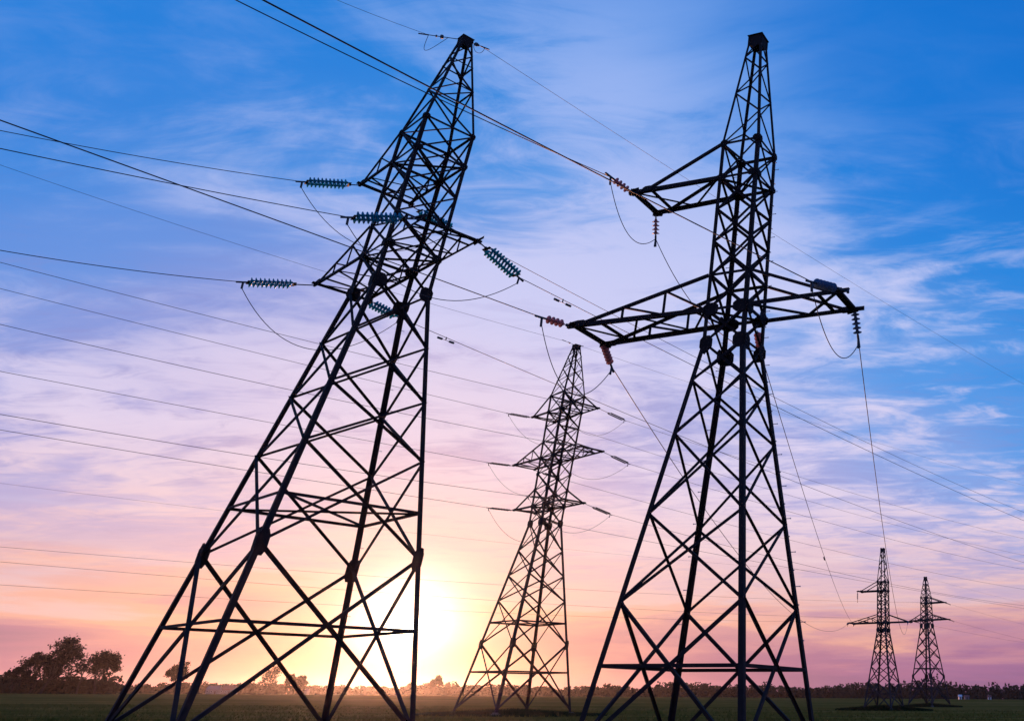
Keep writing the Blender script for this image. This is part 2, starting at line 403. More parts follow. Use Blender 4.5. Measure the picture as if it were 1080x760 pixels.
    for n, u in (((0, -1, 0), (1, 0, 0)), ((0, 1, 0), (1, 0, 0)), ((1, 0, 0), (0, 1, 0)), ((-1, 0, 0), (0, 1, 0))):
        c_ = Vector(n)*ht+Vector((0, 0, top-.16)); e = .003 if n[0] else 0
        g.plate(c_, n, u, [(-ht-.05, -.24), (-ht*.3, -.36), (ht*.3, -.36), (ht+.05, -.24), (ht+.05, .2), (-ht-.05, .2)], .016, .004+e)
    g.plate((0, 0, top+.045), (0, 0, 1), (1, 0, 0), [(-ht-.07, -ht-.07), (ht+.07, -ht-.07), (ht+.07, ht+.07), (-ht-.07, ht+.07)], .02)
    g.build('apex_cap', steel, root)
    return root

A = dict(pos=(-19.1216, 32.0266, -.6839), prof=([0, 15.8773, 23.7742, 29.3929], [3.4808, 1.1306, 1.1569, .2237]), leg=.17, brace=.09,
         low=[.55, 5.763, 9.182, 11.424, 13.625, 15.877], up=[17.51, 18.98, 20.55, 22.157], peak=[23.774, 25.1, 26.3, 27.4, 28.4, 29.25], peakrings=(26.3, 27.7),
         rings=(7.35, 17.51, 22.157, 23.774), planx=(7.35, 17.5, 22.15), plates=[(5.763, .36, .8), (15.88, .52, .6), (17.51, .42, .36), (22.157, .36, .28), (23.774, .26, .24)],
         arms=[dict(s=-1, L=4.35, z=17.51, zu=18.98, n=2, w=.1), dict(s=1, L=2.95, z=17.51, zu=18.98, n=1, ext=.45, w=.1), dict(s=-1, L=2.9, z=22.157, zu=23.774, n=1, w=.1)], pegs=(2,), pegstep=.6, foot=1.3, widefront=True)
B = dict(pos=(-3.9027, 25.6, -.336), prof=([0, 11.2519, 18.73, 23.9269], [2.3752, .7212, .7275, .2482]), leg=.145, brace=.084, thinside=True, upw=1.15,
         low=[.35, 3.7585, 6.029, 8.3237, 9.9932, 11.2519], up=[12.3562, 13.58, 14.83, 16.07, 17.3224], peak=[18.73, 20.0, 21.1, 22.1, 22.9, 23.75],
         rings=(12.356, 13.58, 17.322, 18.73), planx=(12.35, 17.32), plates=[(11.2, .44, .5), (12.356, .54, .42), (17.3224, .4, .26), (18.73, .28, .28)],
         arms=[dict(s=-1, L=4.85, z=12.3562, zu=13.58, n=2, dy=.22, ext=.2, w=.13), dict(s=1, L=3.1, z=12.3562, zu=13.58, n=0, ext=.32, frac=.9, w=.13), dict(s=-1, L=3.38, z=17.3224, zu=18.73, n=0, frac=.82, dy=.08, w=.13)], pegs=(2, 3), pegstep=.46)
C_ = dict(pos=(-31.1649, 89.8785, -.7081), prof=([0, 16.642, 29.7482, 35.5713], [3.7817, 1.1712, 1.3194, .3]), leg=.23, brace=.125,
          low=[.5, 5.751, 9.483, 11.724, 14.026, 16.642], up=[18.3096, 19.9, 21.5, 23.1327, 24.75, 26.4, 27.996], peak=[29.748, 31.4, 32.9, 34.3, 35.45], peakx=True,
          rings=(7.6, 18.31, 23.13, 27.996, 29.748), planx=(7.6, 18.3, 23.1, 27.99), plates=[(5.751, .42, .8), (16.642, .6, .7), (18.31, .5, .5), (19.9, .35, .4), (21.5, .35, .4), (23.13, .42, .45), (27.996, .42, .4), (29.748, .3, .3)],
          arms=[dict(s=s, L=L_, z=z, zu=zu, n=n) for z, zu, L_, n in ((18.3096, 19.9, 3.35, 0), (23.1327, 24.75, 5.1, 2), (27.996, 29.748, 2.95, 0)) for s in (-1, 1)])
kD = 10.4111/11.2519; kE = 15.4184/15.8773
Dd = dict(pos=(4.3533, 141.1468, -.473), prof=([0, 10.4111, 17.0785, 21.8321], [2.2555, .7384, .698, .25]), leg=.2, brace=.12,
          low=[.35]+[z*kD for z in (3.7585, 6.029, 8.3237, 9.9932)]+[10.4111], up=[11.4138, 12.5, 13.6, 14.7, 15.8196], peak=[17.08, 18.2, 19.3, 20.3, 21.1, 21.7],
          rings=(11.4138, 15.8196, 17.08), planx=(11.4, 15.8), plates=[(10.41, .55, .6), (11.41, .6, .45), (15.82, .5, .34), (17.08, .34, .36)],
          arms=[dict(s=-1, L=4.75, z=11.4138, zu=12.5, n=2, dy=.2, w=.13), dict(s=1, L=3.6, z=11.4138, zu=12.5, n=0, w=.13), dict(s=-1, L=3.3, z=15.8196, zu=17.08, n=0, frac=.82, w=.13)])
Ee = dict(pos=(15.9477, 206.9197, -.7208), prof=([0, 15.4184, 21.0775, 25.2949], [3.2577, 1.0396, .9055, .25]), leg=.26, brace=.15,
          low=[.5]+[z*kE for z in (5.763, 9.182, 11.424, 13.625)]+[15.4184], up=[16.5315, 17.7, 18.8, 19.9318], peak=[21.08, 22.2, 23.2, 24.1, 25.15], peakx=True,
          rings=(7.1, 16.5315, 19.93, 21.08), planx=(7.1, 16.5), plates=[(5.6, .6, .9), (15.42, .85, 1.0), (16.53, .75, .6), (19.93, .5, .4), (21.08, .45, .4)],
          arms=[dict(s=1, L=4.5, z=16.5315, zu=17.7, n=1), dict(s=-1, L=2.9, z=16.5315, zu=17.7, n=1), dict(s=1, L=3.8, z=19.9318, zu=21.08, n=0)])
G_ = 'lattice pylons standing in the field'
pylon('lattice_pylon', A, 'big steel lattice pylon at the left with teal glass insulator strings', G_, STEEL)
pylon('lattice_pylon', B, 'big steel lattice pylon right of centre with pinkish insulators and a single short upper arm', G_, STEEL)
pylon('lattice_pylon', C_, 'mid distance lattice pylon with three pairs of cross arms, between the two big pylons', G_, STEEL)
pylon('lattice_pylon', Dd, 'far lattice pylon at the right whose upper arm points left', G_, STEEL_D)
pylon('lattice_pylon', Ee, 'farthest and smallest lattice pylon at the right edge, upper arm pointing right', G_, STEEL_D)

def loc2w(spec, x, y, z):
    X, Y, T = spec['pos']; c, s = math.cos(T), math.sin(T); return Vector((X+c*x-s*y, Y+s*x+c*y, z))
def tip(spec, ai, sy, ext=0.0):
    zs, ws = spec['prof']; a = spec['arms'][ai]; z = a['z']
    h = ws[1]+(ws[2]-ws[1])*(z-zs[1])/(zs[2]-zs[1])
    return loc2w(spec, a['s']*(h+a['L']), sy*(h+a.get('dy', 0)), z-.06)

# ------------------------------------------------------------------ insulators
def disc_mesh(name, r, m_, n=18):
    g = MB(); g.lathe([(.02, -.075), (.045, -.07), (.05, -.02), (r*.55, .0), (r, .03), (r*1.0, .04), (r*.6, .035), (r*.5, .05), (r*.35, .036), (.03, .045), (.02, .075)], n)
    o = g.build(name, m_, None, True); me = o.data; bpy.data.objects.remove(o); return me
D_TEAL = disc_mesh('disc_teal', .15, TEAL); D_ROSE = disc_mesh('disc_rose', .135, ROSE); D_SMALL = disc_mesh('disc_small', .085, STEEL_D, 10); D_PALE = disc_mesh('disc_pale', .14, PALE)

def istring(P, Q, nd, dm, label, group, double=0.0, rodfrac=None, parts=True, pitch=.146, clamp=True):
    P = Vector(P); Q = Vector(Q); d = (Q-P); Ln = d.length; d.normalize()
    root = empty('insulator_string', P); tag(root, label, 'insulator', group)
    side = d.cross(Vector((0, 0, 1))).normalized()
    rows = [side*double/2, -side*double/2] if double else [Vector((0, 0, 0))]
    s1 = Ln-.16; s0 = s1-nd*pitch
    g = MB()
    if s0 > .25:
        if double: g.tube([(0, 0, 0), d*(s0-.14)], .026, 6)
        else: g.tube([(0, 0, 0), d*s0], .022, 6)
        g.tube([d*.02-Vector((0, 0, .06)), d*.02+Vector((0, 0, .06))], .045, 6)
        g.tube([d*(s0-.17), d*(s0-.1)], .06, 6)
    else: g.tube([(0, 0, 0), d*max(.05, s0)], .03, 6)
    g.tube([d*(s1-.02), d*(Ln+.05)], .03, 6)
    g.build('link_rod', HARD, root)
    if double:
        for s_ in (s0-.08, s1+.03):
            g = MB(); g.bar(d*s_+rows[0]*1.15, d*s_+rows[1]*1.15, .11, d.cross(side), .02, l=False); g.build('yoke_plate', HARD, root)
    for rw in rows:
        g = MB(); g.tube([rw+d*(s0-.08), rw+d*(s1+.03)], .016, 6); g.build('core', HARD, root)
        R = d.to_track_quat('Z', 'Y')
        for k in range(nd):
            o = bpy.data.objects.new('disc', dm); COL.objects.link(o); o.parent = root
            o.location = rw+d*(s0+(k+.5)*pitch); o.rotation_mode = 'QUATERNION'; o.rotation_quaternion = R
    if clamp:
        g = MB(); e = d*Ln; g.tube([e-d*.12, e+d*.30], .04, 6); g.tube([e+d*.05, e+d*.02+Vector((0, 0, -.30))], .042, 6); g.build('clamp', HARD, root)
    return root

def wire(pts, r, label, name='conductor_wire', cat='cable', group=None, n=6):
    g = MB(); g.tube(pts, r, n); o = g.build(name, WIRE, None, True); tag(o, label, cat, group); return o

def damper(P, d, label):
    root = empty('vibration_damper', P); tag(root, label, 'damper', 'vibration dampers on the wires')
    d = d.normalized(); dn = Vector((0, 0, -.13)); g = MB(); g.tube([(0, 0, .03), dn], .028, 6); g.build('clamp', HARD, root)
    g = MB(); g.tube([dn-d*.34, dn+d*.34], .013, 6); g.build('messenger_cable', HARD, root)
    for s in (-1, 1):
        g = MB(); g.tube([dn+d*s*.2, dn+d*s*.46], .055, 8); g.build('weight', HARD, root)

# each wire: attachment, azimuth of its plane, string end (t, z), quadratic in that plane, last t seen
WIRES = {
'Aup-':([-22.9894, 33.6941, 22.1571],0.8236,-2.14,21.38,[21.905, 0.25661, 0.0046584],-11.6),
'Alo_r-':([-16.6336, 28.5327, 17.5104],0.8236,-2.35,16.63,[17.011, 0.16686, 0.0023354],-11.4),
'Alo_l-':([-24.1303, 34.644, 17.5104],0.8236,-2.51,16.80,[17.377, 0.24976, 0.0080776],-9.9),
'A0-':([-19.1216, 32.0266, 29.3929],0.8236,-1.61,28.75,[28.989, 0.16395, 0.01122],-5.5),
'A0+':([-19.1216, 32.0266, 29.3929],0.5444,0.83,29.62,[29.598, 0.025844, 0.00035793],74.7),
'Alo_r+':([-15.1979, 30.2938, 17.5104],0.5444,2.16,16.76,[16.857, -0.046056, 0.00043916],58.9),
'Aup+':([-21.5343, 35.4791, 22.1571],0.5444,2.37,21.93,[22.054, -0.054921, 0.00046062],79.8),
'Alo_l+':([-22.6947, 36.4051, 17.5104],0.5444,1.62,17.28,[17.37, -0.057366, 0.00041967],82.1),
'Bup-':([-8.0188, 26.2682, 17.3224],0.5978,-1.06,17.44,[17.567, 0.12523, 0.0026758],-12.8),
'Blo_l-':([-9.4837, 26.5194, 12.3562],0.5978,-1.12,12.22,[12.237, 0.018856, -0.00033265],-14.6),
'Blo_r-':([-0.2491, 23.5591, 12.3562],0.5978,-1.79,11.91,[12.033, 0.069227, 0.0009446],-16.2),
'C0-':([-31.1649, 89.8785, 35.5713],0.8476,-1.28,35.77,[35.762, -0.0021194, 0.00091225],-49.4),
'C0+':([-31.1649, 89.8785, 35.5713],0.6033,0.48,35.71,[35.692, 0.029931, 0.00016555],118.9),
'C3r-':([-28.7441, 86.095, 27.996],0.8476,-1.87,27.66,[27.638, -0.012294, 0.00037837],-45.3),
'C3l-':([-35.2761, 91.6877, 27.996],0.8476,-2.52,27.90,[27.815, -0.031207, 0.00024859],-44.3),
'C2r-':([-27.1549, 84.8067, 23.1327],0.8476,-3.74,22.96,[22.966, 0.0037133, 0.00062942],-43.8),
'C2l-':([-36.7938, 93.0595, 23.1327],0.8476,-2.58,23.00,[22.957, -0.014377, 0.00015501],-41.9),
'C1r-':([-28.4902, 86.0217, 18.3096],0.8476,-3.41,18.10,[18.147, 0.016413, 0.00055703],-41.5),
'C1l-':([-35.3876, 91.9273, 18.3096],0.8476,-2.53,18.21,[18.178, -0.013504, 0.00023872],-40.4),
'C3r+':([-27.0536, 88.0693, 27.996],0.6033,3.55,27.57,[27.635, -0.019613, 0.00028719],105.8),
'C2r+':([-25.536, 86.6975, 23.1327],0.6033,3.41,22.61,[22.722, -0.034749, 0.00031908],100.3),
'C3l+':([-33.5857, 93.6621, 27.996],0.6033,3.48,28.00,[28.105, -0.030839, 0.00027732],123.4),
'C2l+':([-35.1748, 94.9504, 23.1327],0.6033,3.40,22.83,[22.965, -0.040223, 0.00026701],126.4),
'C1r+':([-26.9422, 87.8297, 18.3096],0.6033,3.38,17.74,[17.925, -0.056724, 0.00042833],102.8),
'C1l+':([-33.8396, 93.7353, 18.3096],0.6033,3.38,17.70,[17.727, -0.0073593, 7.5796e-05],121.8),
}
NICE = {'Aup': 'the upper left arm of the big left pylon', 'Alo_l': 'the lower left arm of the big left pylon', 'Alo_r': 'the right arm of the big left pylon', 'A0': 'the apex of the big left pylon',
        'Bup': 'the short upper arm of the big right pylon', 'Blo_l': 'the long lower left arm of the big right pylon', 'Blo_r': 'the right arm of the big right pylon',
        'C0': 'the apex of the three level pylon', 'C1r': 'the lowest right arm of the three level pylon', 'C1l': 'the lowest left arm of the three level pylon', 'C2r': 'the middle right arm of the three level pylon',
        'C2l': 'the middle left arm of the three level pylon', 'C3r': 'the top right arm of the three level pylon', 'C3l': 'the top left arm of the three level pylon'}
END = {}
def run_wires():
    for k, (P0, phi, t0, z0, c, t1) in WIRES.items():
        P0 = Vector(P0); u = Vector((math.sin(phi), math.cos(phi), 0)); key, sg = k[:-1], k[-1]
        f = lambda t: c[0]+c[1]*t+c[2]*t*t
        slope = c[1]+2*c[2]*t1; s = 1 if t1 > 0 else -1; ext = 110 if t1 < 0 else 70
        pts = []; n1 = 44
        for i in range(n1+1):
            t = t0+(t1-t0)*i/n1; pts.append(P0+u*t+Vector((0, 0, f(t)-P0.z)))
        zend = f(t1); cc = 3.5e-4
        for i in range(1, 25):
            q = ext*i/24; pts.append(P0+u*(t1+s*q)+Vector((0, 0, zend+slope*s*q+cc*q*q-P0.z)))
        near = k[0] in 'AB'; gw = key in ('A0', 'C0')
        way = 'left' if sg == '-' else 'right'
        wire(pts, (.0155 if not gw else .010) if near else (.019 if not gw else .014), ('thin ground wire' if gw else 'dark conductor wire')+f' running {way} from {NICE[key]}', group='overhead wires crossing the sky')
        E_ = P0+u*t0+Vector((0, 0, z0-P0.z)); E2 = P0+u*t0+Vector((0, 0, f(t0)-P0.z)); END[k] = E2
        P = P0-Vector((0, 0, .05))
        lab = {'A': 'teal glass', 'B': 'pinkish', 'C': 'small dark'}[k[0]]
        if k == 'Blo_r-': lab = 'pale blue glass'
        if gw:
            R_ = empty('ground_wire_clamp', P0); tag(R_, f'small ground wire clamp {way} of {NICE[key]}', 'clamp', 'ground wire clamps at the pylon tops')
            v = E2-P0; g = MB(); g.tube([(0, 0, 0), v], .022, 6); g.build('link_rod', HARD, R_)
            g = MB(); dd = v.normalized(); g.tube([v*.62, v*.62+dd*.1], .1 if near else .09, 8); g.tube([v*.78, v*.78+dd*.05], .06, 8); g.build('insulator_disc', HARD, R_)
            g = MB(); g.tube([v, v+dd*.45], .035, 6); g.build('clamp', HARD, R_)
        else:
            nd = {'A': 10, 'B': 6, 'C': 12}[k[0]]; Ln = (E2-P).length
            pitch = {'A': .155, 'B': .165, 'C': .16}[k[0]]
            if nd*pitch > Ln-.3: nd = int((Ln-.3)/pitch)
            istring(P, E2, nd, {'A': D_TEAL, 'B': D_ROSE if k != 'Blo_r-' else D_PALE, 'C': D_SMALL}[k[0]], f'{lab} insulator string {way} of {NICE[key]}', 'insulator strings on the pylon arms', double={'A': .42, 'B': 0, 'C': .40}[k[0]], pitch=pitch)
    def spot(k, t):
        P0, phi, t0, z0, c, t1 = WIRES[k]; u = Vector((math.sin(phi), math.cos(phi), 0)); return Vector(P0)+u*t+Vector((0, 0, c[0]+c[1]*t+c[2]*t*t-P0[2])), u
    P, u = spot('Alo_r+', 4.6); damper(P, u, 'vibration damper on the wire just right of the double teal string')
    P, u = spot('Alo_l+', 4.3); damper(P, u, 'vibration damper on the wire beside the right leg of the big left pylon')
    P, u = spot('Aup+', 5.0); damper(P, u, 'vibration damper on the highest conductor of the big left pylon')
run_wires()

def loop(a, b, sag, r, label, n=26, lean=None):
    a = Vector(a); b = Vector(b); pts = []
    for i in range(n+1):
        t = i/n; p = a.lerp(b, t); p.z -= 4*sag*t*(1-t)
        if lean: p += Vector(lean)*4*t*(1-t)
        pts.append(p)
    wire(pts, r, label, name='jumper_wire', cat='jumper cable', group='jumper loops under the arms')
for k, s in (('Aup', 1.9), ('Alo_l', 2.0), ('Alo_r', 1.7)):
    loop(END[k+'-']+Vector((0, 0, -.3)), END[k+'+']+Vector((0, 0, -.3)), s, .015, 'jumper loop hanging under '+NICE[k])
for k in ('C3l', 'C3r', 'C2l', 'C2r', 'C1l', 'C1r'):
    loop(END[k+'-']+Vector((0, 0, -.2)), END[k+'+']+Vector((0, 0, -.2)), 2.3, .016, 'jumper loop hanging under '+NICE[k])
# curled tail of the ground wire at the top of the left pylon
def curl():
    a = END['A0-']; b = Vector(WIRES['A0-'][0]); u = (b-a).normalized(); pts = []
    for i in range(31):
        t = i/30; p = a.lerp(b, t*.62) if 0 else a+u*(.9*t-.35*math.sin(PI*t))+Vector((0, 0, -1.0*math.sin(PI*t)*(1-.15*t)))
        pts.append(p)
    wire(pts, .012, 'curled wire tail under the ground wire at the top of the left pylon', name='jumper_wire', cat='jumper cable', group='curled wire tails at pylon tops')
    a = END['A0+']; u = (a-b).normalized(); pts = [a+u*(.3*math.cos(PI*t/20)-.1)+Vector((0, 0, -.45*math.sin(PI*t/20))) for t in range(21)]
    wire(pts, .012, 'small curled wire tail right of the left pylon apex', name='jumper_wire', cat='jumper cable', group='curled wire tails at pylon tops')
curl()

# spans from the big right pylon to the far pylon
def span(P0, phi, t1, z1, P1, sag, label, n=70):
    u = Vector((math.sin(phi), math.cos(phi), 0)); a = Vector((P0[0], P0[1], 0))+u*t1; a.z = z1; P1 = Vector(P1); pts = []
    for i in range(n+1):
        t = i/n; p = a.lerp(P1, t); p.z -= 4*sag*t*(1-t); pts.append(p)
    wire(pts, .016, label, group='overhead wires crossing the sky'); return pts
tBl = tip(B, 0, 1); tBr = tip(B, 1, 1); tBu = tip(B, 2, 1)
dUL = tip(Dd, 2, -1); dLL = tip(Dd, 0, -1); dLL2 = tip(Dd, 0, 1); dLR = tip(Dd, 1, -1)
def px_on(P, px, py):
    """point at P's forward depth seen at (px, py): used once to find how a string hangs"""
    d = px_dir(px, py); return EYE+d*((P-EYE).dot(FWD))
lab = 'insulator strings on the pylon arms'
e1 = Vector((-7.12, 27.55, 16.62)); istring(tBu, tBu+Vector((.03, .30, -.85)), 4, D_ROSE, 'short pinkish insulator hanging from the upper arm of the big right pylon', lab)
e1 = tBu+Vector((.03, .30, -.85))
e2 = tBl+Vector((.10, .85, -.42)); istring(tBl, e2, 6, D_ROSE, 'pinkish insulator hanging down from the lower left arm of the big right pylon', lab)
e3 = tBr+Vector((.12, .55, -.72)); istring(tBr, e3, 5, D_PALE, 'pale glass insulator hanging upright at the right arm tip of the big right pylon', lab)
bk = loc2w(B, .42, .80, 12.0); e4 = bk+Vector((.07, .75, -.42)); istring(bk, e4, 5, D_ROSE, 'pinkish insulator string tucked behind the lattice body of the big right pylon', lab)
def sp(a, b, sag, label, r=.0155):
    pts = []
    for i in range(71):
        t = (i/70)**1.5; p = a.lerp(b, t); p.z -= 4*sag*t*(1-t); pts.append(p)
    wire(pts, r, label, group='overhead wires crossing the sky'); return pts
w4 = sp(e4, dLL2, 1.3, 'wire running down from behind the body of the big right pylon to the far pylon')
w2 = sp(e2, dLL, 3.9, 'wire falling from the lower left arm of the big right pylon to the far pylon')
w3 = sp(e3, dLR, 4.4, 'wire falling steeply from the right arm of the big right pylon to the far pylon')
damper(w4[33], w4[34]-w4[33], 'vibration damper on the wire left of the far pylon')
wire([e1.lerp(e4, t)+Vector((0, 0, -.9*4*t*(1-t))) for t in [i/20 for i in range(21)]], .014, 'jumper dropping from the upper arm behind the body of the big right pylon', 'jumper_wire', 'jumper cable', 'jumper loops under the arms')
loop(END['Bup-']+Vector((0, 0, -.25)), e1, 1.0, .014, 'jumper loop under the short upper arm of the big right pylon')
loop(END['Blo_l-']+Vector((0, 0, -.25)), e2+Vector((0, 0, -.2)), 1.5, .014, 'jumper loop under the long lower left arm of the big right pylon')
loop(END['Blo_r-']+Vector((0, 0, -.25)), e3+Vector((0, 0, -.2)), 1.1, .014, 'jumper loop under the right arm of the big right pylon')
# far line through the farthest pylon
aE = .721; uE = Vector((math.sin(aE), math.cos(aE), 0))
for (ai, lb, zl, cl, zr) in ((2, 'upper right arm', 13.9, 0, 17.2), (0, 'lower right arm', 12.4, 0, 13.6), (1, 'lower left arm', 11.2, 0, 14.6), (None, 'apex', 20.2, 0, 23.2)):
    P = tip(Ee, ai, 0) if ai is not None else Vector((15.9477, 206.9197, 25.3))
    for sg, zz, tt in ((-1, zl, -145), (1, zr, 35)):
        b = (zz-P.z)/tt-3.2e-4*tt; b = b if sg > 0 else (zz-P.z)/tt-2.0e-4*tt; cq = 3.2e-4 if sg > 0 else 2.0e-4
        pts = [P+uE*t+Vector((0, 0, b*t+cq*t*t)) for t in [sg*q*6.5 for q in range(0, 42 if sg < 0 else 26)]]
        wire(pts, .014 if ai is not None else .010, f'faint wire running {"left" if sg<0 else "right"} from the {lb} of the farthest pylon', group='overhead wires crossing the sky')
        if ai is not None:
            q = pts[0]; r_ = q+(pts[1]-q).normalized()*2.4; istring(q, r_, 12, D_SMALL, f'tiny insulator string {"left" if sg<0 else "right"} of the {lb} of the farthest pylon', lab)
for P, e_, lb in ((dLL, w2[-6], 'lower left arm'), (dLR, w3[-6], 'lower right arm')):
    istring(P, P+(e_-P).normalized()*1.3, 6, D_PALE, f'tiny insulator string on the {lb} of the far pylon', lab)
istring(dUL, dUL+Vector((0, 0, -1.2)), 6, D_PALE, 'tiny insulator hanging from the upper left arm of the far pylon', lab)
istring(dLL2, dLL2+(w4[-6]-dLL2).normalized()*1.3, 6, D_PALE, 'tiny insulator string on the outer end of the lower left arm of the far pylon', lab)

# ------------------------------------------------------------------ vegetation
BARK = mat('bark', (.035, .026, .02), .95, 0, (.06, .045, .035), 6, .3, .1)
LEAF = mat('dark_leaves', (.012, .014, .010), .9, 0, (.026, .026, .014), 1.2, 0, 0)
LEAF2 = mat('woodland_leaves', (.022, .026, .016), .95, 0, (.05, .046, .026), .25, 0, 0)
WEED = mat('rank_weeds', (.018, .024, .008), .95, 0, (.05, .05, .018), .9, 0, 0)

def leafquad(V, F, c, s):
    a = Vector((random.gauss(0, 1), random.gauss(0, 1), random.gauss(0, 1))).normalized(); b = a.orthogonal().normalized()
    q = a.cross(b); th = random.random()*PI; b, q = b*math.cos(th)+q*math.sin(th), q*math.cos(th)-b*math.sin(th)
    i = len(V); w = s*random.uniform(.5, 1); h = s*random.uniform(.5, 1)
    V += [c+b*w, c+q*h*.8, c-b*w*.8, c-q*h]; F.append((i, i+1, i+2, i+3))

def tree(px, Y, h, spread, label, dens=1.0, group='trees at the far edge of the field', lean=0, twiggy=1.0, base=.18, seed=1):
    rnd = random.Random(seed); random.seed(seed*13+5)
    P = at(px, Y); P.z = gz(P.x, P.y)-.1
    root = empty('tree', P); tag(root, label, 'tree', group)
    tr = MB(); V = []; F = []; tips_ = []
    def grow(p, d, L_, r, lv):
        n = 3; pts = [p]
        for i in range(n):
            d = (d+Vector((rnd.gauss(0, .12), rnd.gauss(0, .12), rnd.gauss(.04, .06)))).normalized(); pts.append(pts[-1]+d*L_/n)
        tr.tube(pts, r, 5 if lv < 2 else 3, r*.55, cap=False)
        if lv >= 4 or L_ < .5: tips_.append(pts[-1]); tips_.append(pts[-2]); return
        nb = rnd.choice((3, 4)) if lv < 3 else 3
        for i in range(nb):
            a = rnd.random()*2*PI; tilt = rnd.uniform(.35, .95) if lv else rnd.uniform(.3, .8)
            o = d.orthogonal().normalized(); o = Matrix.Rotation(a, 3, d) @ o
            nd = (d*math.cos(tilt)+o*math.sin(tilt)*spread).normalized()
            grow(pts[-1] if i < 2 else pts[-2], nd, L_*rnd.uniform(.6, .82), r*.55, lv+1)
        if lv < 2: grow(pts[-1], (d+Vector((0, 0, .2))).normalized(), L_*.75, r*.6, lv+1)
    grow(Vector((0, 0, 0)), Vector((lean, 0, 1)).normalized(), h*.30, h*.022, 0)
    top = max(t.z for t in tips_); k = h/top
    tr.v = [Vector((v.x*k, v.y*k, v.z*k)) for v in tr.v]
    tr.build('trunk', BARK, root)
    for t in tips_:
        t = t*k
        for j in range(int(11*dens)+(1 if rnd.random() < (11*dens) % 1 else 0)):
            leafquad(V, F, t+Vector((rnd.gauss(0, 1), rnd.gauss(0, 1), rnd.gauss(0, .9)))*h*.032, .46)
    g = MB(); g.v = V; g.f = F; g.build('crown', LEAF, root)

tree(42, 400, 21, 1.0, 'tallest dark tree in the clump at the far left, its crown spiking up', .95, seed=3, lean=.05)
tree(30, 405, 15.5, 1.2, 'broad open tree on the left flank of the far left clump', .8, seed=8)
tree(10, 398, 10.5, 1.2, 'low spreading tree at the outer left end of the clump', .6, seed=21)
tree(80, 402, 14.5, .9, 'thin see through tree in the gap of the far left clump', .25, seed=12)
tree(99, 400, 16, 1.05, 'rounded dense tree at the right end of the far left clump', 1.2, seed=5)
tree(183, 520, 15.5, 1.1, 'small lone tree seen between the legs of the big left pylon', .7, seed=17)
tree(284, 640, 17, 1.1, 'half bare tree on the skyline between the left pylon legs', .25, seed=19)
tree(300, 640, 12, 1.1, 'low bushy tree beside the half bare skyline tree', .9, seed=23)
tree(316, 640, 11, 1.3, 'rounded dark bushy tree right of the half bare skyline tree', 1.4, seed=29)
tree(456, 660, 12, 1.0, 'small dark pointed tree on the skyline right of the sun', 1.4, seed=31)

def woodland(name, x0, x1, Y0, Y1, hf, step, label, dens=46, size=1.0, fir=None):
    random.seed(99); V = []; F = []; x = x0
    while x < x1:
        Y = random.uniform(Y0, Y1); h = hf(x)*random.uniform(.62, 1.0); w = random.uniform(3.0, 5.2)*(h/9)**.5
        if random.random() < .06: h *= 1.22
        con = fir and random.random() < fir(x); z0 = gz(x, Y)
        for i in range(dens):
            t = random.random()**.8; rr = w*((1-t)*.9+.05 if con else math.sqrt(max(.05, 1-(t*1.05-.25)**2)))*(1 if t > .25 else 1.15)
            a = random.random()*2*PI; q = random.random()**.5
            leafquad(V, F, Vector((x+rr*q*math.cos(a), Y+rr*q*math.sin(a), z0+h*t*(1.12 if con else 1))), size*(.8 if con else 1)*(1.9 if t < .55 else 1.1))
        x += step*random.uniform(.5, 1.5)
    g = MB(); g.v = V; g.f = F; o = g.build(name, LEAF2); tag(o, label, 'woodland' if name != 'hedgerow' else 'hedge', kind='stuff')
def hfar(x):
    b = 8.2 if x < -350 else 8.2+(x+350)/450*4.6
    return min(13.0, b)*(1+.16*math.sin(x*.031)+.10*math.sin(x*.083+2))
woodland('woodland', -1500, 1300, 860, 930, hfar, 1.0, 'dark low woodland along the whole skyline behind the field', 62, 1.15, lambda x: .35 if x > 40 else .04)
woodland('hedgerow', -520, -318, 412, 424, lambda x: 7.6+1.0*math.sin(x*.06), .6, 'dark scrub under the clump of trees at the far left', 70, .7)

def weeds(spec, rx, ry, n, label, h=.8):
    random.seed(int(n)); V = []; F = []; X, Y, T = spec['pos']
    for i in range(n):
        a = random.random()*2*PI; q = random.random()**.6; x = X+rx*q*math.cos(a); y = Y+ry*q*math.sin(a); z = gz(x, y); hh = h*random.uniform(.3, 1)*(1.15-q*.8); w = random.uniform(.03, .10)
        b = random.random()*PI; dx, dy = math.cos(b)*w, math.sin(b)*w; lx, ly = random.gauss(0, .12), random.gauss(0, .12); k = len(V)
        V += [Vector((x-dx, y-dy, z)), Vector((x+dx, y+dy, z)), Vector((x+lx, y+ly, z+hh))]; F.append((k, k+1, k+2))
    g = MB(); g.v = V; g.f = F; o = g.build('weed_patch', WEED); tag(o, label, 'weeds', kind='stuff')
weeds(Dd, 7.0, 4.0, 14000, 'dark rank weeds round the feet of the far pylon')
weeds(Ee, 7.0, 5.0, 14000, 'dark rank weeds round the feet of the farthest pylon')
weeds(C_, 8.5, 6.5, 14000, 'dark rank weeds round the feet of the three level pylon', .6)

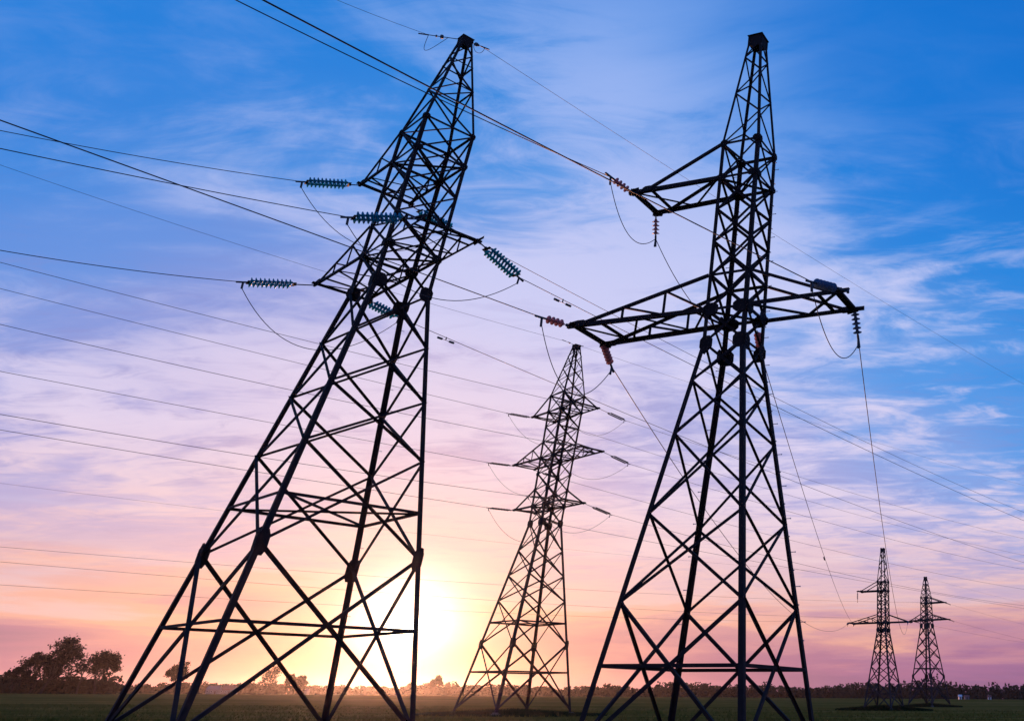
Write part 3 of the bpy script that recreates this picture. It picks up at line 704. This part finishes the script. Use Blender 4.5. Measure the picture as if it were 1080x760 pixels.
CROP = mat('young_crop', (.12, .10, .016), .9, 0, (.19, .13, .026), .15, 0, 0)
def crop():
    random.seed(4); V = []; F = []
    for i in range(30000):
        Y = 58+95*random.random()**1.7; x = random.uniform(-.93*Y-18, .22*Y+18)
        if math.sin(Y*2.1+x*.12)+random.gauss(0, .8) < 0: continue
        z = gz(x, Y)
        for k in range(3):
            b = random.random()*PI; w = random.uniform(.015, .04); dx, dy = math.cos(b)*w, math.sin(b)*w; h = random.uniform(.08, .24); ox, oy = random.gauss(0, .08), random.gauss(0, .08); n = len(V)
            V += [Vector((x+ox-dx, Y+oy-dy, z)), Vector((x+ox+dx, Y+oy+dy, z)), Vector((x+ox+random.gauss(0, .06), Y+oy+random.gauss(0, .06), z+h))]; F.append((n, n+1, n+2))
    g = MB(); g.v = V; g.f = F; o = g.build('young_crop', CROP); tag(o, 'short green crop growing in rows across the near field', 'crop', kind='stuff')
crop()

# ------------------------------------------------------------------ small buildings at the far edge
WALLW = mat('pale_render', (.22, .20, .20), .9, 0, (.17, .16, .16), 1.0); ROOF = mat('grey_roof', (.16, .13, .13), .9, 0, (.22, .17, .15), 2.0); ROOFR = mat('red_roof', (.22, .08, .06), .9, 0, (.3, .11, .08), 2.0)
WHITE = mat('white_paint', (.8, .8, .8), .6, 0, (.7, .7, .72), 2.0); PANE = mat('dark_pane', (.02, .025, .03), .1, 0, (.03, .035, .045), 3); DOOR = mat('brown_door', (.09, .05, .03), .7, 0, (.12, .07, .04), 3)
def house(px, Y, w, d, h, rh, wall, roof, label, rz=0.0, name='house', cat='house'):
    P = at(px, Y); P.z = gz(P.x, P.y); root = empty(name, P, rz); tag(root, label, cat, 'small buildings at the far edge of the field')
    g = MB(); g.box((0, 0, h/2-.2), w, d, h+.4)
    b = len(g.v)
    for sx in (-1, 1): g.v += [Vector((sx*w/2, -d/2, h)), Vector((sx*w/2, d/2, h)), Vector((sx*w/2, 0, h+rh))]
    g.f += [(b, b+2, b+1), (b+3, b+4, b+5)]; g.build('wall', wall, root)
    g = MB()
    for sy in (-1, 1): g.bar((0-w/2-.3, sy*(d/4+.1), h+rh*.5-.02), (w/2+.3, sy*(d/4+.1), h+rh*.5-.02), math.hypot(d/2, rh)+.5, Vector((0, sy*rh, d/2)), .14, .08, l=False)
    r = g.build('roof', roof, root)
    if w > 5: g = MB(); g.box((w*.2, .3, h+rh+.3), .6, .6, 1.3); g.build('chimney', ROOFR, r)
    nwin = 3 if w > 5 else 1
    for i in range(nwin):
        x = (i-(nwin-1)/2)*w/(nwin+.4)
        if i == nwin-1:
            g = MB(); g.box((x, -d/2-.03, min(1.0, h*.45)), min(.95, w*.3), .06, min(2.0, h*.85)); g.build('door', DOOR, root)
        else:
            g = MB(); g.box((x, -d/2-.02, h*.55), 1.1, .05, 1.2); f_ = g.build('window', WHITE, root); g = MB(); g.box((x, -d/2-.05, h*.55), .9, .03, 1.0); g.build('pane', PANE, f_)
house(96+128, 800, 9, 7, 3.0, 2.8, WALLW, ROOF, 'low pale house with a grey roof, left one of two on the skyline', .2)
house(240, 815, 11, 7, 3.2, 3.0, WALLW, ROOFR, 'longer pale house with a dull red roof, right one of two on the skyline', -.1)
house(321, 770, 5, 5, 2.4, 1.5, WALLW, ROOF, 'tiny pale shed on the field edge below the bushy skyline trees', .1, 'shed', 'shed')
house(1012.5, 640, 2.0, 1.8, 1.7, .8, WHITE, WHITE, 'tiny bright white hut on the field edge right of the farthest pylon', .1, 'shed', 'shed')
house(1019.5, 690, 3.4, 2.4, 1.7, .7, WALLW, ROOFR, 'low reddish roofed hut just right of the bright white hut', .1, 'shed', 'shed')
house(1043.5, 680, 2.4, 1.8, 1.6, .7, WHITE, ROOFR, 'white hut with a reddish roof nearest the right edge of the field', -.1, 'shed', 'shed')

# ------------------------------------------------------------------ haze
def haze():
    g = MB(); g.box((0, 0, 20), 6400, 6400, 42); o = g.build('haze', bpy.data.materials.new('haze_air'))
    m_ = o.data.materials[0]; m_.use_nodes = True; nt = m_.node_tree; nt.nodes.remove(nt.nodes['Principled BSDF'])
    v = nt.nodes.new('ShaderNodeVolumePrincipled'); v.inputs['Color'].default_value = (.95, .90, .95, 1); v.inputs['Density'].default_value = HAZE_D; v.inputs['Anisotropy'].default_value = HAZE_G
    nt.links.new(v.outputs[0], nt.nodes['Material Output'].inputs['Volume']); tag(o, kind='stuff')
HAZE_D = .00004; HAZE_G = .91
haze()
